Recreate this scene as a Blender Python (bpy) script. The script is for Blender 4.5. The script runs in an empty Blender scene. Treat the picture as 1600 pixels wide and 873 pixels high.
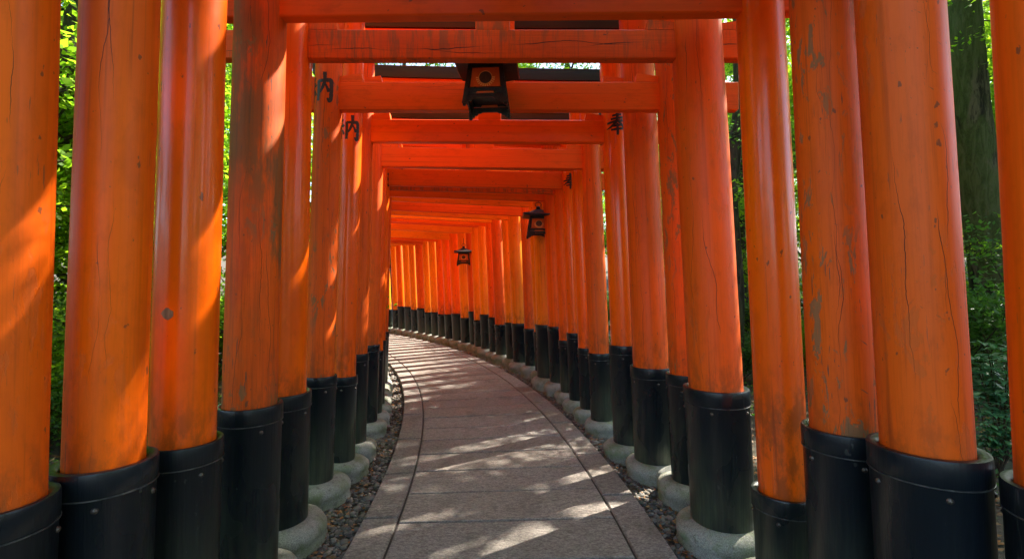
import bpy, math, random
import numpy as np
from mathutils import Vector, Matrix, noise as mnoise

random.seed(7); RNG = np.random.default_rng(7)
S = bpy.context.scene
COL = S.collection
R_ARC = 20.5; T0 = 2.0            # the path runs straight to T0, then turns left on this radius
CAM_H = 1.55

# ------------------------------------------------------------------ helpers
def new_mesh(name, verts, faces, mat, parent=None, smooth=True, angle=35):
    me = bpy.data.meshes.new(name)
    me.from_pydata(verts, [], faces); me.update()
    if smooth:
        me.polygons.foreach_set('use_smooth', [True]*len(me.polygons))
        me.set_sharp_from_angle(angle=math.radians(angle))
    if mat: me.materials.append(mat)
    o = bpy.data.objects.new(name, me); COL.objects.link(o)
    if parent: o.parent = parent
    return o

def np_mesh(name, V, F, mat, parent=None, smooth=False):
    """V (n,3), F (m,k) arrays -> one mesh object"""
    me = bpy.data.meshes.new(name)
    n, (m, k) = len(V), F.shape
    me.vertices.add(n); me.vertices.foreach_set('co', V.astype(np.float32).ravel())
    me.loops.add(m*k); me.loops.foreach_set('vertex_index', F.astype(np.int32).ravel())
    me.polygons.add(m); me.polygons.foreach_set('loop_start', np.arange(0, m*k, k, dtype=np.int32))
    me.polygons.foreach_set('loop_total', np.full(m, k, dtype=np.int32))
    if smooth: me.polygons.foreach_set('use_smooth', np.ones(m, dtype=bool))
    me.update(calc_edges=True); me.validate()
    if mat: me.materials.append(mat)
    o = bpy.data.objects.new(name, me); COL.objects.link(o)
    if parent: o.parent = parent
    return o

def tag(o, label=None, cat=None, group=None, kind=None):
    if label: o['label'] = label
    if cat: o['category'] = cat
    if group: o['group'] = group
    if kind: o['kind'] = kind
    return o

def empty(name, loc=(0, 0, 0), rz=0):
    o = bpy.data.objects.new(name, None); COL.objects.link(o)
    o.location = loc; o.rotation_euler = (0, 0, rz); o.empty_display_size = .2
    return o

def copy_tree(o, parent=None):
    c = o.copy(); COL.objects.link(c)
    if parent: c.parent = parent
    for ch in list(o.children): copy_tree(ch, c)
    return c

class MB:
    def __init__(s): s.v = []; s.f = []
    def add(s, vs, fs):
        b = len(s.v); s.v += [tuple(v) for v in vs]; s.f += [tuple(i+b for i in f) for f in fs]
    def box(s, c, d, M=None, bev=0.0):
        x, y, z = d[0]/2, d[1]/2, d[2]/2; b = min(bev, x*.9, y*.9, z*.9)
        if b <= 0:
            vs = [(sx*x, sy*y, sz*z) for sx in (-1, 1) for sy in (-1, 1) for sz in (-1, 1)]
            fs = [(0,1,3,2),(4,6,7,5),(0,4,5,1),(2,3,7,6),(0,2,6,4),(1,5,7,3)]
        else:                                   # chamfered box
            vs = []; idx = {}
            for sx in (-1, 1):
                for sy in (-1, 1):
                    for sz in (-1, 1):
                        for ax in range(3):
                            p = [sx*(x-b), sy*(y-b), sz*(z-b)]
                            p[ax] = (sx*x, sy*y, sz*z)[ax]
                            idx[(sx, sy, sz, ax)] = len(vs); vs.append(tuple(p))
            fs = []
            for ax in range(3):
                o1, o2 = [a for a in range(3) if a != ax]
                for sg in (-1, 1):
                    loop = []
                    for (a, b2) in ((-1,-1),(1,-1),(1,1),(-1,1)):
                        k = [0,0,0]; k[ax] = sg; k[o1] = a; k[o2] = b2
                        loop.append(idx[(k[0],k[1],k[2],ax)])
                    fs.append(tuple(loop))
            for ax in range(3):                 # edges along ax
                o1, o2 = [a for a in range(3) if a != ax]
                for a in (-1, 1):
                    for b2 in (-1, 1):
                        k0 = [0,0,0]; k1 = [0,0,0]
                        k0[ax] = -1; k1[ax] = 1
                        for k in (k0, k1): k[o1] = a; k[o2] = b2
                        fs.append((idx[(*k0, o1)], idx[(*k1, o1)], idx[(*k1, o2)], idx[(*k0, o2)]))
            for sx in (-1, 1):
                for sy in (-1, 1):
                    for sz in (-1, 1):
                        fs.append((idx[(sx,sy,sz,0)], idx[(sx,sy,sz,1)], idx[(sx,sy,sz,2)]))
        out = []
        for v in vs:
            p = Vector(v)
            if M: p = M @ p
            out.append((p.x+c[0], p.y+c[1], p.z+c[2]))
        s.add(out, fs)
    def prism(s, pts, y0, y1, fn=None):
        """polygon in x/z, extruded from y0 to y1; fn maps the points"""
        n = len(pts)
        vs = [(p[0], y0, p[1]) for p in pts] + [(p[0], y1, p[1]) for p in pts]
        if fn: vs = [fn(*v) for v in vs]
        s.add(vs, [tuple(range(n)), tuple(range(2*n-1, n-1, -1))] + [(i, n+i, n+(i+1) % n, (i+1) % n) for i in range(n)])
    def lathe(s, prof, n=32, fn=None, close=True, c=(0, 0, 0)):
        vs = []; m = len(prof)
        for (r, z) in prof:
            for i in range(n):
                a = 2*math.pi*i/n
                p = (r*math.cos(a), r*math.sin(a), z)
                if fn: p = fn(*p, a)
                vs.append((p[0]+c[0], p[1]+c[1], p[2]+c[2]))
        fs = [(j*n+i, j*n+(i+1) % n, (j+1)*n+(i+1) % n, (j+1)*n+i) for j in range(m-1) for i in range(n)]
        if close: fs += [tuple(range(n-1, -1, -1)), tuple((m-1)*n+i for i in range(n))]
        s.add(vs, fs)
    def tube(s, pts, rad, n=8, cap=True):
        pts = [Vector(p) for p in pts]; m = len(pts)
        rads = rad if isinstance(rad, (list, tuple)) else [rad]*m
        vs = []; up = None
        for i, p in enumerate(pts):
            t = (pts[min(i+1, m-1)]-pts[max(i-1, 0)]).normalized()
            if up is None:
                up = Vector((0, 0, 1)) if abs(t.z) < .9 else Vector((1, 0, 0))
            a = t.cross(up).normalized(); b = a.cross(t).normalized(); up = b
            for k in range(n):
                w = 2*math.pi*k/n
                vs.append(p + (a*math.cos(w)+b*math.sin(w))*rads[i])
        fs = [(j*n+i, (j+1)*n+i, (j+1)*n+(i+1) % n, j*n+(i+1) % n) for j in range(m-1) for i in range(n)]
        if cap: fs += [tuple(range(n)), tuple((m-1)*n+i for i in range(n-1, -1, -1))]
        s.add(vs, fs)
    def build(s, name, mat, parent=None, smooth=True, angle=35):
        return new_mesh(name, s.v, s.f, mat, parent, smooth, angle)

def P(t, o, z=0.0):
    """point at arc length t along the path, o metres to the right of its middle"""
    if t < T0: return (o, t, z)
    a = (t-T0)/R_ARC
    return (-R_ARC+(R_ARC+o)*math.cos(a), T0+(R_ARC+o)*math.sin(a), z)
def heading(t): return 0 if t < T0 else (t-T0)/R_ARC
def path_coords(x, y):
    if y < T0: return y, x
    a = math.atan2(y-T0, x+R_ARC); return T0+a*R_ARC, math.hypot(x+R_ARC, y-T0)-R_ARC

def ground_z(x, y):
    t, o = path_coords(x, y)
    e = abs(o)
    z = 0.0
    if e > 1.5: z += .05*mnoise.noise(Vector((x*.8, y*.8, 3)))*min(1, (e-1.5))
    if e > 6: z += .16*(e-6)*(1 if o > 0 else 1.1)*min(1, (e-6)/6)
    if e > 60: z = z*0 + .16*54 + 0*e
    z += -.03*math.exp(-((e-1.25)/.25)**2)
    return z

# ------------------------------------------------------------------ materials
def mk(name):
    m = bpy.data.materials.new(name); m.use_nodes = True
    nt = m.node_tree; nt.nodes.clear()
    out = nt.nodes.new('ShaderNodeOutputMaterial')
    return m, nt, out
class NT:
    """short-hand for wiring nodes"""
    def __init__(s, nt): s.nt = nt
    def n(s, typ, **kw):
        nd = s.nt.nodes.new(typ)
        for k, v in kw.items():
            if k.startswith('_'): setattr(nd, k[1:], v)
        return nd
    def l(s, a, b): s.nt.links.new(a, b)
    def coords(s, scale=(1,1,1), rnd=True, kind='Object'):
        tc = s.n('ShaderNodeTexCoord'); src = tc.outputs[kind]
        if rnd:
            oi = s.n('ShaderNodeObjectInfo')
            mu = s.n('ShaderNodeVectorMath', _operation='SCALE'); mu.inputs[0].default_value = (37, 51, 23)
            s.l(oi.outputs['Random'], mu.inputs['Scale'])
            ad = s.n('ShaderNodeVectorMath', _operation='ADD'); s.l(src, ad.inputs[0]); s.l(mu.outputs[0], ad.inputs[1]); src = ad.outputs[0]
        mp = s.n('ShaderNodeVectorMath', _operation='MULTIPLY'); s.l(src, mp.inputs[0]); mp.inputs[1].default_value = scale
        return mp.outputs[0]
    def noise(s, vec, scale=1, detail=3, rough=.55, dist=0):
        nz = s.n('ShaderNodeTexNoise'); s.l(vec, nz.inputs['Vector'])
        nz.inputs['Scale'].default_value = scale; nz.inputs['Detail'].default_value = detail
        nz.inputs['Roughness'].default_value = rough; nz.inputs['Distortion'].default_value = dist
        return nz.outputs['Fac']
    def math(s, op, a, b=None, c=None, clamp=False):
        m = s.n('ShaderNodeMath', _operation=op, _use_clamp=clamp)
        for i, v in enumerate((a, b, c)):
            if v is None: continue
            if isinstance(v, (int, float)): m.inputs[i].default_value = v
            else: s.l(v, m.inputs[i])
        return m.outputs[0]
    def ramp(s, v, lo, hi, a=0., b=1.):
        m = s.n('ShaderNodeMapRange', _interpolation_type='SMOOTHSTEP'); s.l(v, m.inputs[0])
        for i, x in enumerate((lo, hi, a, b)): m.inputs[i+1].default_value = x
        return m.outputs[0]
    def mix(s, f, a, b, mode='MIX'):
        m = s.n('ShaderNodeMix', _data_type='RGBA', _blend_type=mode)
        for i, v in ((0, f), (6, a), (7, b)):
            if isinstance(v, (int, float)): m.inputs[i].default_value = v
            elif isinstance(v, tuple): m.inputs[i].default_value = (*v[:3], 1)
            else: s.l(v, m.inputs[i])
        return m.outputs[2]
    def bump(s, h, strength=.3, dist=.01, nrm=None):
        b = s.n('ShaderNodeBump'); b.inputs['Strength'].default_value = strength; b.inputs['Distance'].default_value = dist
        s.l(h, b.inputs['Height'])
        if nrm: s.l(nrm, b.inputs['Normal'])
        return b.outputs[0]
    def bsdf(s, out, color, rough, normal=None, metal=0., coat=0., coat_r=.1, spec=.5):
        b = s.n('ShaderNodeBsdfPrincipled')
        for k, v in (('Base Color', color), ('Roughness', rough), ('Metallic', metal)):
            if isinstance(v, tuple): b.inputs[k].default_value = (*v[:3], 1)
            elif isinstance(v, (int, float)): b.inputs[k].default_value = v
            else: s.l(v, b.inputs[k])
        b.inputs['Coat Weight'].default_value = coat; b.inputs['Coat Roughness'].default_value = coat_r
        b.inputs['Specular IOR Level'].default_value = spec
        if normal is not None: s.l(normal, b.inputs['Normal'])
        s.l(b.outputs[0], out.inputs[0]); return b

def paint(name, base, base2, rough=.45, coat=0., crack=.0, wear=.0, stain=.0, scratch=0., axis='z', grain=.25):
    m, nt, out = mk(name); N = NT(nt)
    def sc(a, b):   # a across, b along the grain
        return (a, a, b) if axis == 'z' else (b, a, a)
    big = N.noise(N.coords(sc(2.2, .7)), 1, 3)
    col = N.mix(N.ramp(big, .35, .68), base, base2)
    streak = N.noise(N.coords(sc(34, .5)), 1, 2)
    dark = tuple(c*.62 for c in base)
    col = N.mix(N.math('MULTIPLY', N.ramp(streak, .52, .75), .55), col, dark)
    fine = N.noise(N.coords(sc(150, 4)), 1, 4, .7)
    col = N.mix(N.math('MULTIPLY', N.ramp(fine, .45, .8), grain), col, tuple(c*.5 for c in base))
    h = N.math('MULTIPLY', fine, .25)
    h = N.math('ADD', h, N.math('MULTIPLY', streak, .5))
    h = N.math('ADD', h, N.math('MULTIPLY', N.noise(N.coords(sc(16, 7)), 1, 4, .6), .7))
    rgh = N.ramp(big, .3, .7, rough-.08, rough+.1)
    blot = N.noise(N.coords(sc(5, 2.2)), 1, 5, .65)
    col = N.mix(N.ramp(blot, .48, .68, 0, .5), col, (base2[0]*.82, base2[1]*.80, base2[2]+.003))
    mott = N.noise(N.coords(sc(16, 7)), 1, 5, .7)
    col = N.mix(N.ramp(mott, .50, .72, 0, .40), col, tuple(c*.6 for c in base))
    if axis == 'z':
        tcz = N.n('ShaderNodeTexCoord'); sz = N.n('ShaderNodeSeparateXYZ'); N.l(tcz.outputs['Object'], sz.inputs[0])
        gm = N.math('MULTIPLY', N.ramp(sz.outputs['Z'], .9, 1.25, 1, 0), N.ramp(mott, .40, .62), clamp=True)
        col = N.mix(N.math('MULTIPLY', gm, .55), col, (.16, .045, .012))
        drip = N.noise(N.coords((48, 48, .9)), 1, 3, .6)
        col = N.mix(N.math('MULTIPLY', N.ramp(drip, .58, .72), N.ramp(big, .4, .6, .15, .55)), col, (.22, .030, .006))
    # specks and small knocks
    sp = N.noise(N.coords(sc(34, 20)), 1, 3, .5)
    spm = N.math('MULTIPLY', N.ramp(sp, .70, .73), .75)
    col = N.mix(spm, col, (.10, .045, .025))
    if stain:
        st = N.noise(N.coords(sc(5.5, 1.1) if axis == 'z' else (26, 26, 3.5)), 1, 6, .72)
        st2 = N.noise(N.coords(sc(1.2, .8)), 1, 2)
        f = N.math('MULTIPLY', N.ramp(st, .47, .58), N.ramp(st2, .36, .52), clamp=True)
        col = N.mix(N.math('MULTIPLY', f, stain), col, (.12, .078, .028))
        st3 = N.noise(N.coords(sc(60, 1.0) if axis == 'z' else (70, 70, 2)), 1, 4, .6)
        col = N.mix(N.math('MULTIPLY', N.ramp(st3, .5, .72), stain*.6), col, (.10, .06, .03))
    if wear:
        w = N.noise(N.coords(sc(17, 5.5)), 1, 7, .7, .5)
        w2 = N.noise(N.coords(sc(1.6, .9)), 1.3, 2)
        f = N.math('MULTIPLY', N.ramp(w, .560, .585), N.ramp(w2, .42, .55), clamp=True)
        wood = N.mix(fine, (.12, .075, .035), (.24, .165, .08))
        col = N.mix(N.math('MULTIPLY', f, wear), col, wood)
        h = N.math('SUBTRACT', h, N.math('MULTIPLY', f, .8))
        rgh = N.math('ADD', rgh, N.math('MULTIPLY', f, .3), clamp=True)
    if scratch:
        s2 = N.noise(N.coords(sc(2.2, 1.3)), 1.1, 3)
        s1 = N.noise(N.coords(sc(95, 7)), 1, 3, .6)
        vr = N.n('ShaderNodeVectorRotate', _rotation_type='Y_AXIS'); N.l(N.coords((1, 1, 1)), vr.inputs['Vector']); vr.inputs['Angle'].default_value = .9
        vm = N.n('ShaderNodeVectorMath', _operation='MULTIPLY'); N.l(vr.outputs[0], vm.inputs[0]); vm.inputs[1].default_value = sc(110, 9)
        s3 = N.noise(vm.outputs[0], 1, 3, .6)
        f = N.math('ADD', N.ramp(s1, .665, .69), N.ramp(s3, .70, .72), clamp=True)
        f = N.math('MULTIPLY', f, N.ramp(s2, .44, .56), clamp=True)
        col = N.mix(N.math('MULTIPLY', f, scratch), col, (.09, .06, .04))
    if crack:
        tc = N.n('ShaderNodeTexCoord'); sep = N.n('ShaderNodeSeparateXYZ'); N.l(tc.outputs['Object'], sep.inputs[0])
        oi = N.n('ShaderNodeObjectInfo'); rnd = oi.outputs['Random']
        def n1(w, scale, detail=2):
            nz = N.n('ShaderNodeTexNoise', _noise_dimensions='1D'); N.l(w, nz.inputs['W'])
            nz.inputs['Scale'].default_value = scale; nz.inputs['Detail'].default_value = detail; return nz.outputs['Fac']
        if axis == 'z':
            run = sep.outputs['Z']; across = N.math('ARCTAN2', sep.outputs['Y'], sep.outputs['X']); spread = 1.0
            centre = -1.57
        else:
            run = sep.outputs['X']; across = N.math('MULTIPLY', sep.outputs['Z'], 1.0); spread = .03; centre = 3.015
        for q in range(3 if axis == 'z' else 2):
            seed = N.math('ADD', N.math('MULTIPLY', rnd, 91.7), 13.3*q)
            w = N.math('ADD', run, seed)
            c0 = N.n('ShaderNodeTexWhiteNoise', _noise_dimensions='1D'); N.l(seed, c0.inputs['W'])
            pos = N.math('ADD', N.math('MULTIPLY', N.math('SUBTRACT', c0.outputs['Value'], .5), 2.1*spread), centre)
            wander = N.math('MULTIPLY', N.math('SUBTRACT', n1(w, 1.3 if axis == 'z' else .8, 7), .5), 1.0*spread if axis == 'z' else .16)
            dd = N.math('ABSOLUTE', N.math('SUBTRACT', across, N.math('ADD', pos, wander)))
            wid = N.ramp(n1(N.math('ADD', w, 5.5), 1.6, 3), .40, .68, .0, .0085*spread if axis == 'z' else .0026)
            f = N.math('MULTIPLY', N.math('LESS_THAN', dd, wid), crack)
            col = N.mix(f, col, (.035, .012, .006))
            h = N.math('SUBTRACT', h, N.math('MULTIPLY', f, 2.0))
    nrm = N.bump(h, .35, .0035)
    N.bsdf(out, col, rgh, nrm, coat=coat, coat_r=.13, spec=.20)
    return m

VG = (.86, .124, .0012); VG2 = (.81, .098, .0015)      # fresh vermilion
VR = (.73, .102, .003); VR2 = (.60, .072, .005)        # older, redder
VP = (.70, .098, .006); VP2 = (.58, .070, .007)        # faded, chalky
M = {}
M['gloss']  = paint('glossy_vermilion_paint', VG, VG2, .36, coat=.35, crack=0, grain=.12)
M['satin']  = paint('cracked_vermilion_paint', VG, VR, .44, crack=1, grain=.3, scratch=.6, wear=.12)
M['plain']  = paint('satin_vermilion_paint', VG, VG2, .44, crack=.5, grain=.22, scratch=.3)
M['faded']  = paint('faded_vermilion_paint', VP, VR, .5, crack=1, grain=.35, scratch=.5, wear=.18)
M['worn']   = paint('worn_red_paint', VR, VP, .56, crack=1, wear=.8, scratch=1, grain=.6)
M['stained']= paint('stained_old_paint', VR, VP2, .62, crack=1, wear=.8, stain=.75, scratch=1, grain=.8)
VB = (.88, .25, .006); VB2 = (.84, .20, .005)  # far gates: golden bounced light worked into the paint colour
M['bright'] = paint('glow_tinted_orange_paint', VB, VB2, .42, crack=.2, grain=.15)
M['beam_bright'] = paint('glow_tinted_beam_paint', VB, VB2, .45, grain=.15, axis='x')
M['beam_gloss'] = paint('bright_beam_paint', VG, VG2, .4, grain=.1, axis='x')
M['beam_red']   = paint('red_beam_paint', VR, VG2, .5, grain=.3, axis='x', crack=.2)
M['beam_worn']  = paint('weathered_beam_paint', VR, VR2, .58, grain=.5, crack=1, stain=.55, axis='x')
M['beam_faded'] = paint('faded_beam_paint', VP, VR, .55, grain=.3, axis='x')

def black_sleeve():
    m, nt, out = mk('black_sleeve_paint'); N = NT(nt)
    tc = N.n('ShaderNodeTexCoord'); sep = N.n('ShaderNodeSeparateXYZ'); N.l(tc.outputs['Object'], sep.inputs[0])
    gr = N.noise(N.coords((90, 90, 3)), 1, 4, .65)
    big = N.noise(N.coords((3, 3, 1.6)), 1, 3)
    col = N.mix(gr, (.003, .0055, .0085), (.008, .012, .017))
    # green-grey algae climbing from the stone
    al = N.math('MULTIPLY', N.ramp(sep.outputs['Z'], .14, .80, 1, .0), N.ramp(big, .36, .62, .15, 1), clamp=True)
    col = N.mix(N.math('MULTIPLY', al, N.ramp(gr, .3, .7, .35, .9)), col, (.062, .072, .042))
    sp = N.noise(N.coords((40, 40, 22)), 1, 2, .4)
    col = N.mix(N.math('MULTIPLY', N.ramp(sp, .73, .76), .35), col, (.10, .10, .09))
    sc = N.noise(N.coords((20, 20, 1.5)), 1, 2, .5)
    col = N.mix(N.math('MULTIPLY', N.ramp(N.math('ABSOLUTE', N.math('SUBTRACT', sc, .5)), .002, .006, 1, 0), N.math('MULTIPLY', N.ramp(big, .60, .66), .22)), col, (.14, .14, .14))
    rg = N.ramp(big, .3, .7, .22, .42)
    N.bsdf(out, col, rg, N.bump(N.math('ADD', gr, N.math('MULTIPLY', big, 2.)), .4, .004), spec=.34); return m
M['sleeve'] = black_sleeve()

def simple(name, c1, c2, rough, scale=(8,8,8), metal=0., bump=.2, detail=5, bd=.004, rnd=True):
    m, nt, out = mk(name); N = NT(nt)
    n1 = N.noise(N.coords(scale, rnd), 1, detail, .62)
    N.bsdf(out, N.mix(N.ramp(n1, .3, .7), c1, c2), rough, N.bump(n1, bump, bd), metal=metal); return m
M['band'] = simple('sleeve_band_metal', (.03, .035, .04), (.12, .12, .12), .4, (30, 30, 30), .6)
M['rivet'] = simple('rivet_metal', (.05, .045, .04), (.12, .10, .09), .45, (60, 60, 60), .7)
M['cap'] = simple('black_roof_cap_paint', (.004, .0045, .005), (.012, .012, .012), .55, (4, 30, 30))
M['flash'] = simple('pale_roof_flashing', (.40, .40, .38), (.6, .6, .57), .4, (6, 30, 30), .3)
M['ink'] = simple('black_ink', (.008, .008, .009), (.014, .013, .013), .5, (40, 40, 40))
M['iron'] = simple('black_iron', (.010, .012, .012), (.030, .034, .032), .42, (40, 40, 40), .35, bd=.001)
M['wood'] = simple('bare_wood', (.14, .09, .05), (.30, .20, .12), .75, (60, 60, 8), bump=.6)
M['brass'] = simple('brass_line', (.75, .40, .10), (.85, .5, .16), .4, (50, 50, 50), .2)

def stone_mat():
    m, nt, out = mk('mossy_base_stone'); N = NT(nt)
    sp = N.noise(N.coords((170, 170, 170)), 1, 4, .7); big = N.noise(N.coords((6, 6, 6)), 1, 5, .65)
    mid = N.noise(N.coords((22, 22, 22)), 1, 4, .7)
    col = N.mix(N.ramp(sp, .35, .65), (.145, .143, .122), (.32, .31, .275))
    col = N.mix(N.math('MULTIPLY', N.ramp(big, .42, .66), .75), col, (.10, .13, .05))
    col = N.mix(N.math('MULTIPLY', N.ramp(mid, .58, .66), .6), col, (.07, .07, .055))
    h = N.math('ADD', N.math('MULTIPLY', sp, .35), mid)
    N.bsdf(out, col, .85, N.bump(h, .7, .008)); return m
M['stone'] = stone_mat()

def path_mat():
    m, nt, out = mk('chiselled_granite'); N = NT(nt)
    sp = N.noise(N.coords((70, 120, 120), False), 1, 5, .8)
    sp2 = N.noise(N.coords((20, 46, 40), False), 1, 4, .75, .5)
    dirt = N.noise(N.coords((3.2, 2.4, 3), False), 1, 7, .7)
    big = N.noise(N.coords((.9, 1.1, 1), False), 1, 5, .6)
    col = N.mix(N.ramp(sp, .32, .68), (.118, .098, .084), (.40, .345, .295))
    col = N.mix(N.math('MULTIPLY', N.ramp(sp2, .47, .62), .5), col, (.095, .078, .066))
    col = N.mix(N.math('MULTIPLY', N.ramp(big, .45, .7), .45), col, (.17, .148, .128))
    col = N.mix(N.ramp(dirt, .52, .68, 0, .5), col, (.09, .08, .065))
    at = N.n('ShaderNodeAttribute', _attribute_name='slab')
    col = N.mix(1.0, col, at.outputs['Color'], 'MULTIPLY')
    h = N.math('ADD', N.math('MULTIPLY', sp, .6), sp2)
    N.bsdf(out, col, N.ramp(sp2, .3, .7, .62, .85), N.bump(h, 1.0, .011)); return m
M['path'] = path_mat()
M['bed'] = simple('path_bed_mortar', (.03, .026, .022), (.06, .05, .042), .95, (30, 30, 30), rnd=False)

def ground_mat():
    m, nt, out = mk('forest_soil'); N = NT(nt)
    a = N.noise(N.coords((14, 14, 14), False), 1, 8, .7); b = N.noise(N.coords((.8, .8, .8), False), 1, 4)
    c = N.noise(N.coords((60, 60, 60), False), 1, 4, .7)
    col = N.mix(N.ramp(a, .35, .65), (.030, .022, .014), (.095, .072, .045))
    col = N.mix(N.math('MULTIPLY', N.ramp(b, .48, .62), .5), col, (.045, .06, .02))
    col = N.mix(N.math('MULTIPLY', N.ramp(c, .56, .64), .6), col, (.15, .10, .055))
    N.bsdf(out, col, .95, N.bump(N.math('ADD', a, c), .9, .03)); return m
M['ground'] = ground_mat()

def varied(name, cols, rough=.8, scale=9., spec=.3, translucent=0., tcol=None):
    """colour picked by a 3-D noise / per-face random value so leaves and pebbles differ"""
    m, nt, out = mk(name); N = NT(nt)
    tc = N.n('ShaderNodeTexCoord')
    wn = N.n('ShaderNodeNewGeometry')
    rp = N.n('ShaderNodeValToRGB'); N.l(wn.outputs['Random Per Island'], rp.inputs[0])
    el = rp.color_ramp.elements
    el[0].color = (*cols[0], 1); el[-1].color = (*cols[-1], 1)
    for i, c in enumerate(cols[1:-1]):
        e = el.new((i+1)/(len(cols)-1)); e.color = (*c, 1)
    col = rp.outputs[0]
    nz = N.noise(N.coords((1, 1, 1)), scale, 3)
    col = N.mix(N.ramp(nz, .35, .65, .0, .5), col, tuple(x*.6 for x in cols[0]))
    b = N.bsdf(out, col, rough, spec=spec)
    if translucent:
        tr = N.n('ShaderNodeBsdfTranslucent')
        tm = N.mix(1., col, tcol, 'MULTIPLY'); N.l(tm, tr.inputs[0])
        mx = N.n('ShaderNodeMixShader'); mx.inputs[0].default_value = translucent
        N.l(b.outputs[0], mx.inputs[1]); N.l(tr.outputs[0], mx.inputs[2]); N.l(mx.outputs[0], out.inputs[0])
    return m
M['leaf'] = varied('bright_maple_leaves', [(.07, .15, .012), (.11, .21, .018), (.16, .26, .02), (.22, .32, .03)], .5, .7, translucent=.6, tcol=(2.8, 2.8, 1.2))
M['leafdark'] = varied('dark_evergreen_leaves', [(.035, .09, .02), (.05, .12, .022), (.07, .15, .03), (.10, .19, .035)], .4, .9, translucent=.5, tcol=(2.4, 2.5, 1.2))
M['leafbroad'] = varied('broad_shrub_leaves', [(.04, .13, .06), (.06, .17, .07), (.09, .21, .08)], .34, 2, spec=.5, translucent=.25, tcol=(1.6, 2.2, 1.2))
M['litter'] = varied('fallen_leaf_litter', [(.10, .045, .018), (.22, .10, .035), (.30, .12, .03), (.16, .11, .06), (.36, .2, .09)], .75, 5)
M['pebble'] = varied('gravel_pebbles', [(.07, .066, .06), (.14, .13, .115), (.24, .21, .18), (.13, .115, .09), (.10, .09, .085)], .8, 8)

def bark(name, c1, c2, moss, mossamt):
    m, nt, out = mk(name); N = NT(nt)
    a = N.noise(N.coords((16, 16, 3.2)), 1, 7, .7, .6); b = N.noise(N.coords((2.2, 2.2, 1.0)), 1, 4)
    c = N.noise(N.coords((60, 60, 40)), 1, 3, .7)
    col = N.mix(N.ramp(a, .4, .62), c1, c2)
    mf = N.math('MULTIPLY', N.ramp(b, .60-.3*mossamt, .70-.3*mossamt), N.ramp(c, .3, .6, .5, 1))
    col = N.mix(N.math('MULTIPLY', mf, mossamt, clamp=True), col, moss)
    N.bsdf(out, col, .95, N.bump(N.math('ADD', a, N.math('MULTIPLY', c, .3)), 1., .03), spec=.2); return m
M['bark'] = bark('brown_bark', (.018, .013, .009), (.07, .052, .036), (.03, .05, .012), .5)
M['mossbark'] = bark('mossy_bark', (.018, .016, .010), (.11, .095, .058), (.06, .085, .02), .7)

def lantern_paper():
    m, nt, out = mk('amber_lantern_pane'); N = NT(nt)
    a = N.noise(N.coords((9, 9, 9)), 1, 4)
    col = N.mix(N.ramp(a, .3, .7), (.50, .085, .008), (.62, .13, .015))
    N.bsdf(out, col, .35); return m
M['pane'] = lantern_paper()

# ------------------------------------------------------------------ ground, path
xs = np.concatenate([np.linspace(-90, -14, 26), np.arange(-13.5, 13.6, .3), np.linspace(14, 90, 26)])
ys = np.concatenate([np.linspace(-60, -7, 16), np.arange(-6.5, 27, .3), np.linspace(28, 120, 26)])
nx, ny = len(xs), len(ys)
V = np.array([(x, y, ground_z(x, y)) for y in ys for x in xs])
F = np.array([(j*nx+i, j*nx+i+1, (j+1)*nx+i+1, (j+1)*nx+i) for j in range(ny-1) for i in range(nx-1)])
g = np_mesh('ground', V, F, M['ground'], smooth=True); tag(g, kind='structure', label='dark forest soil on both sides of the path', cat='ground')

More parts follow.
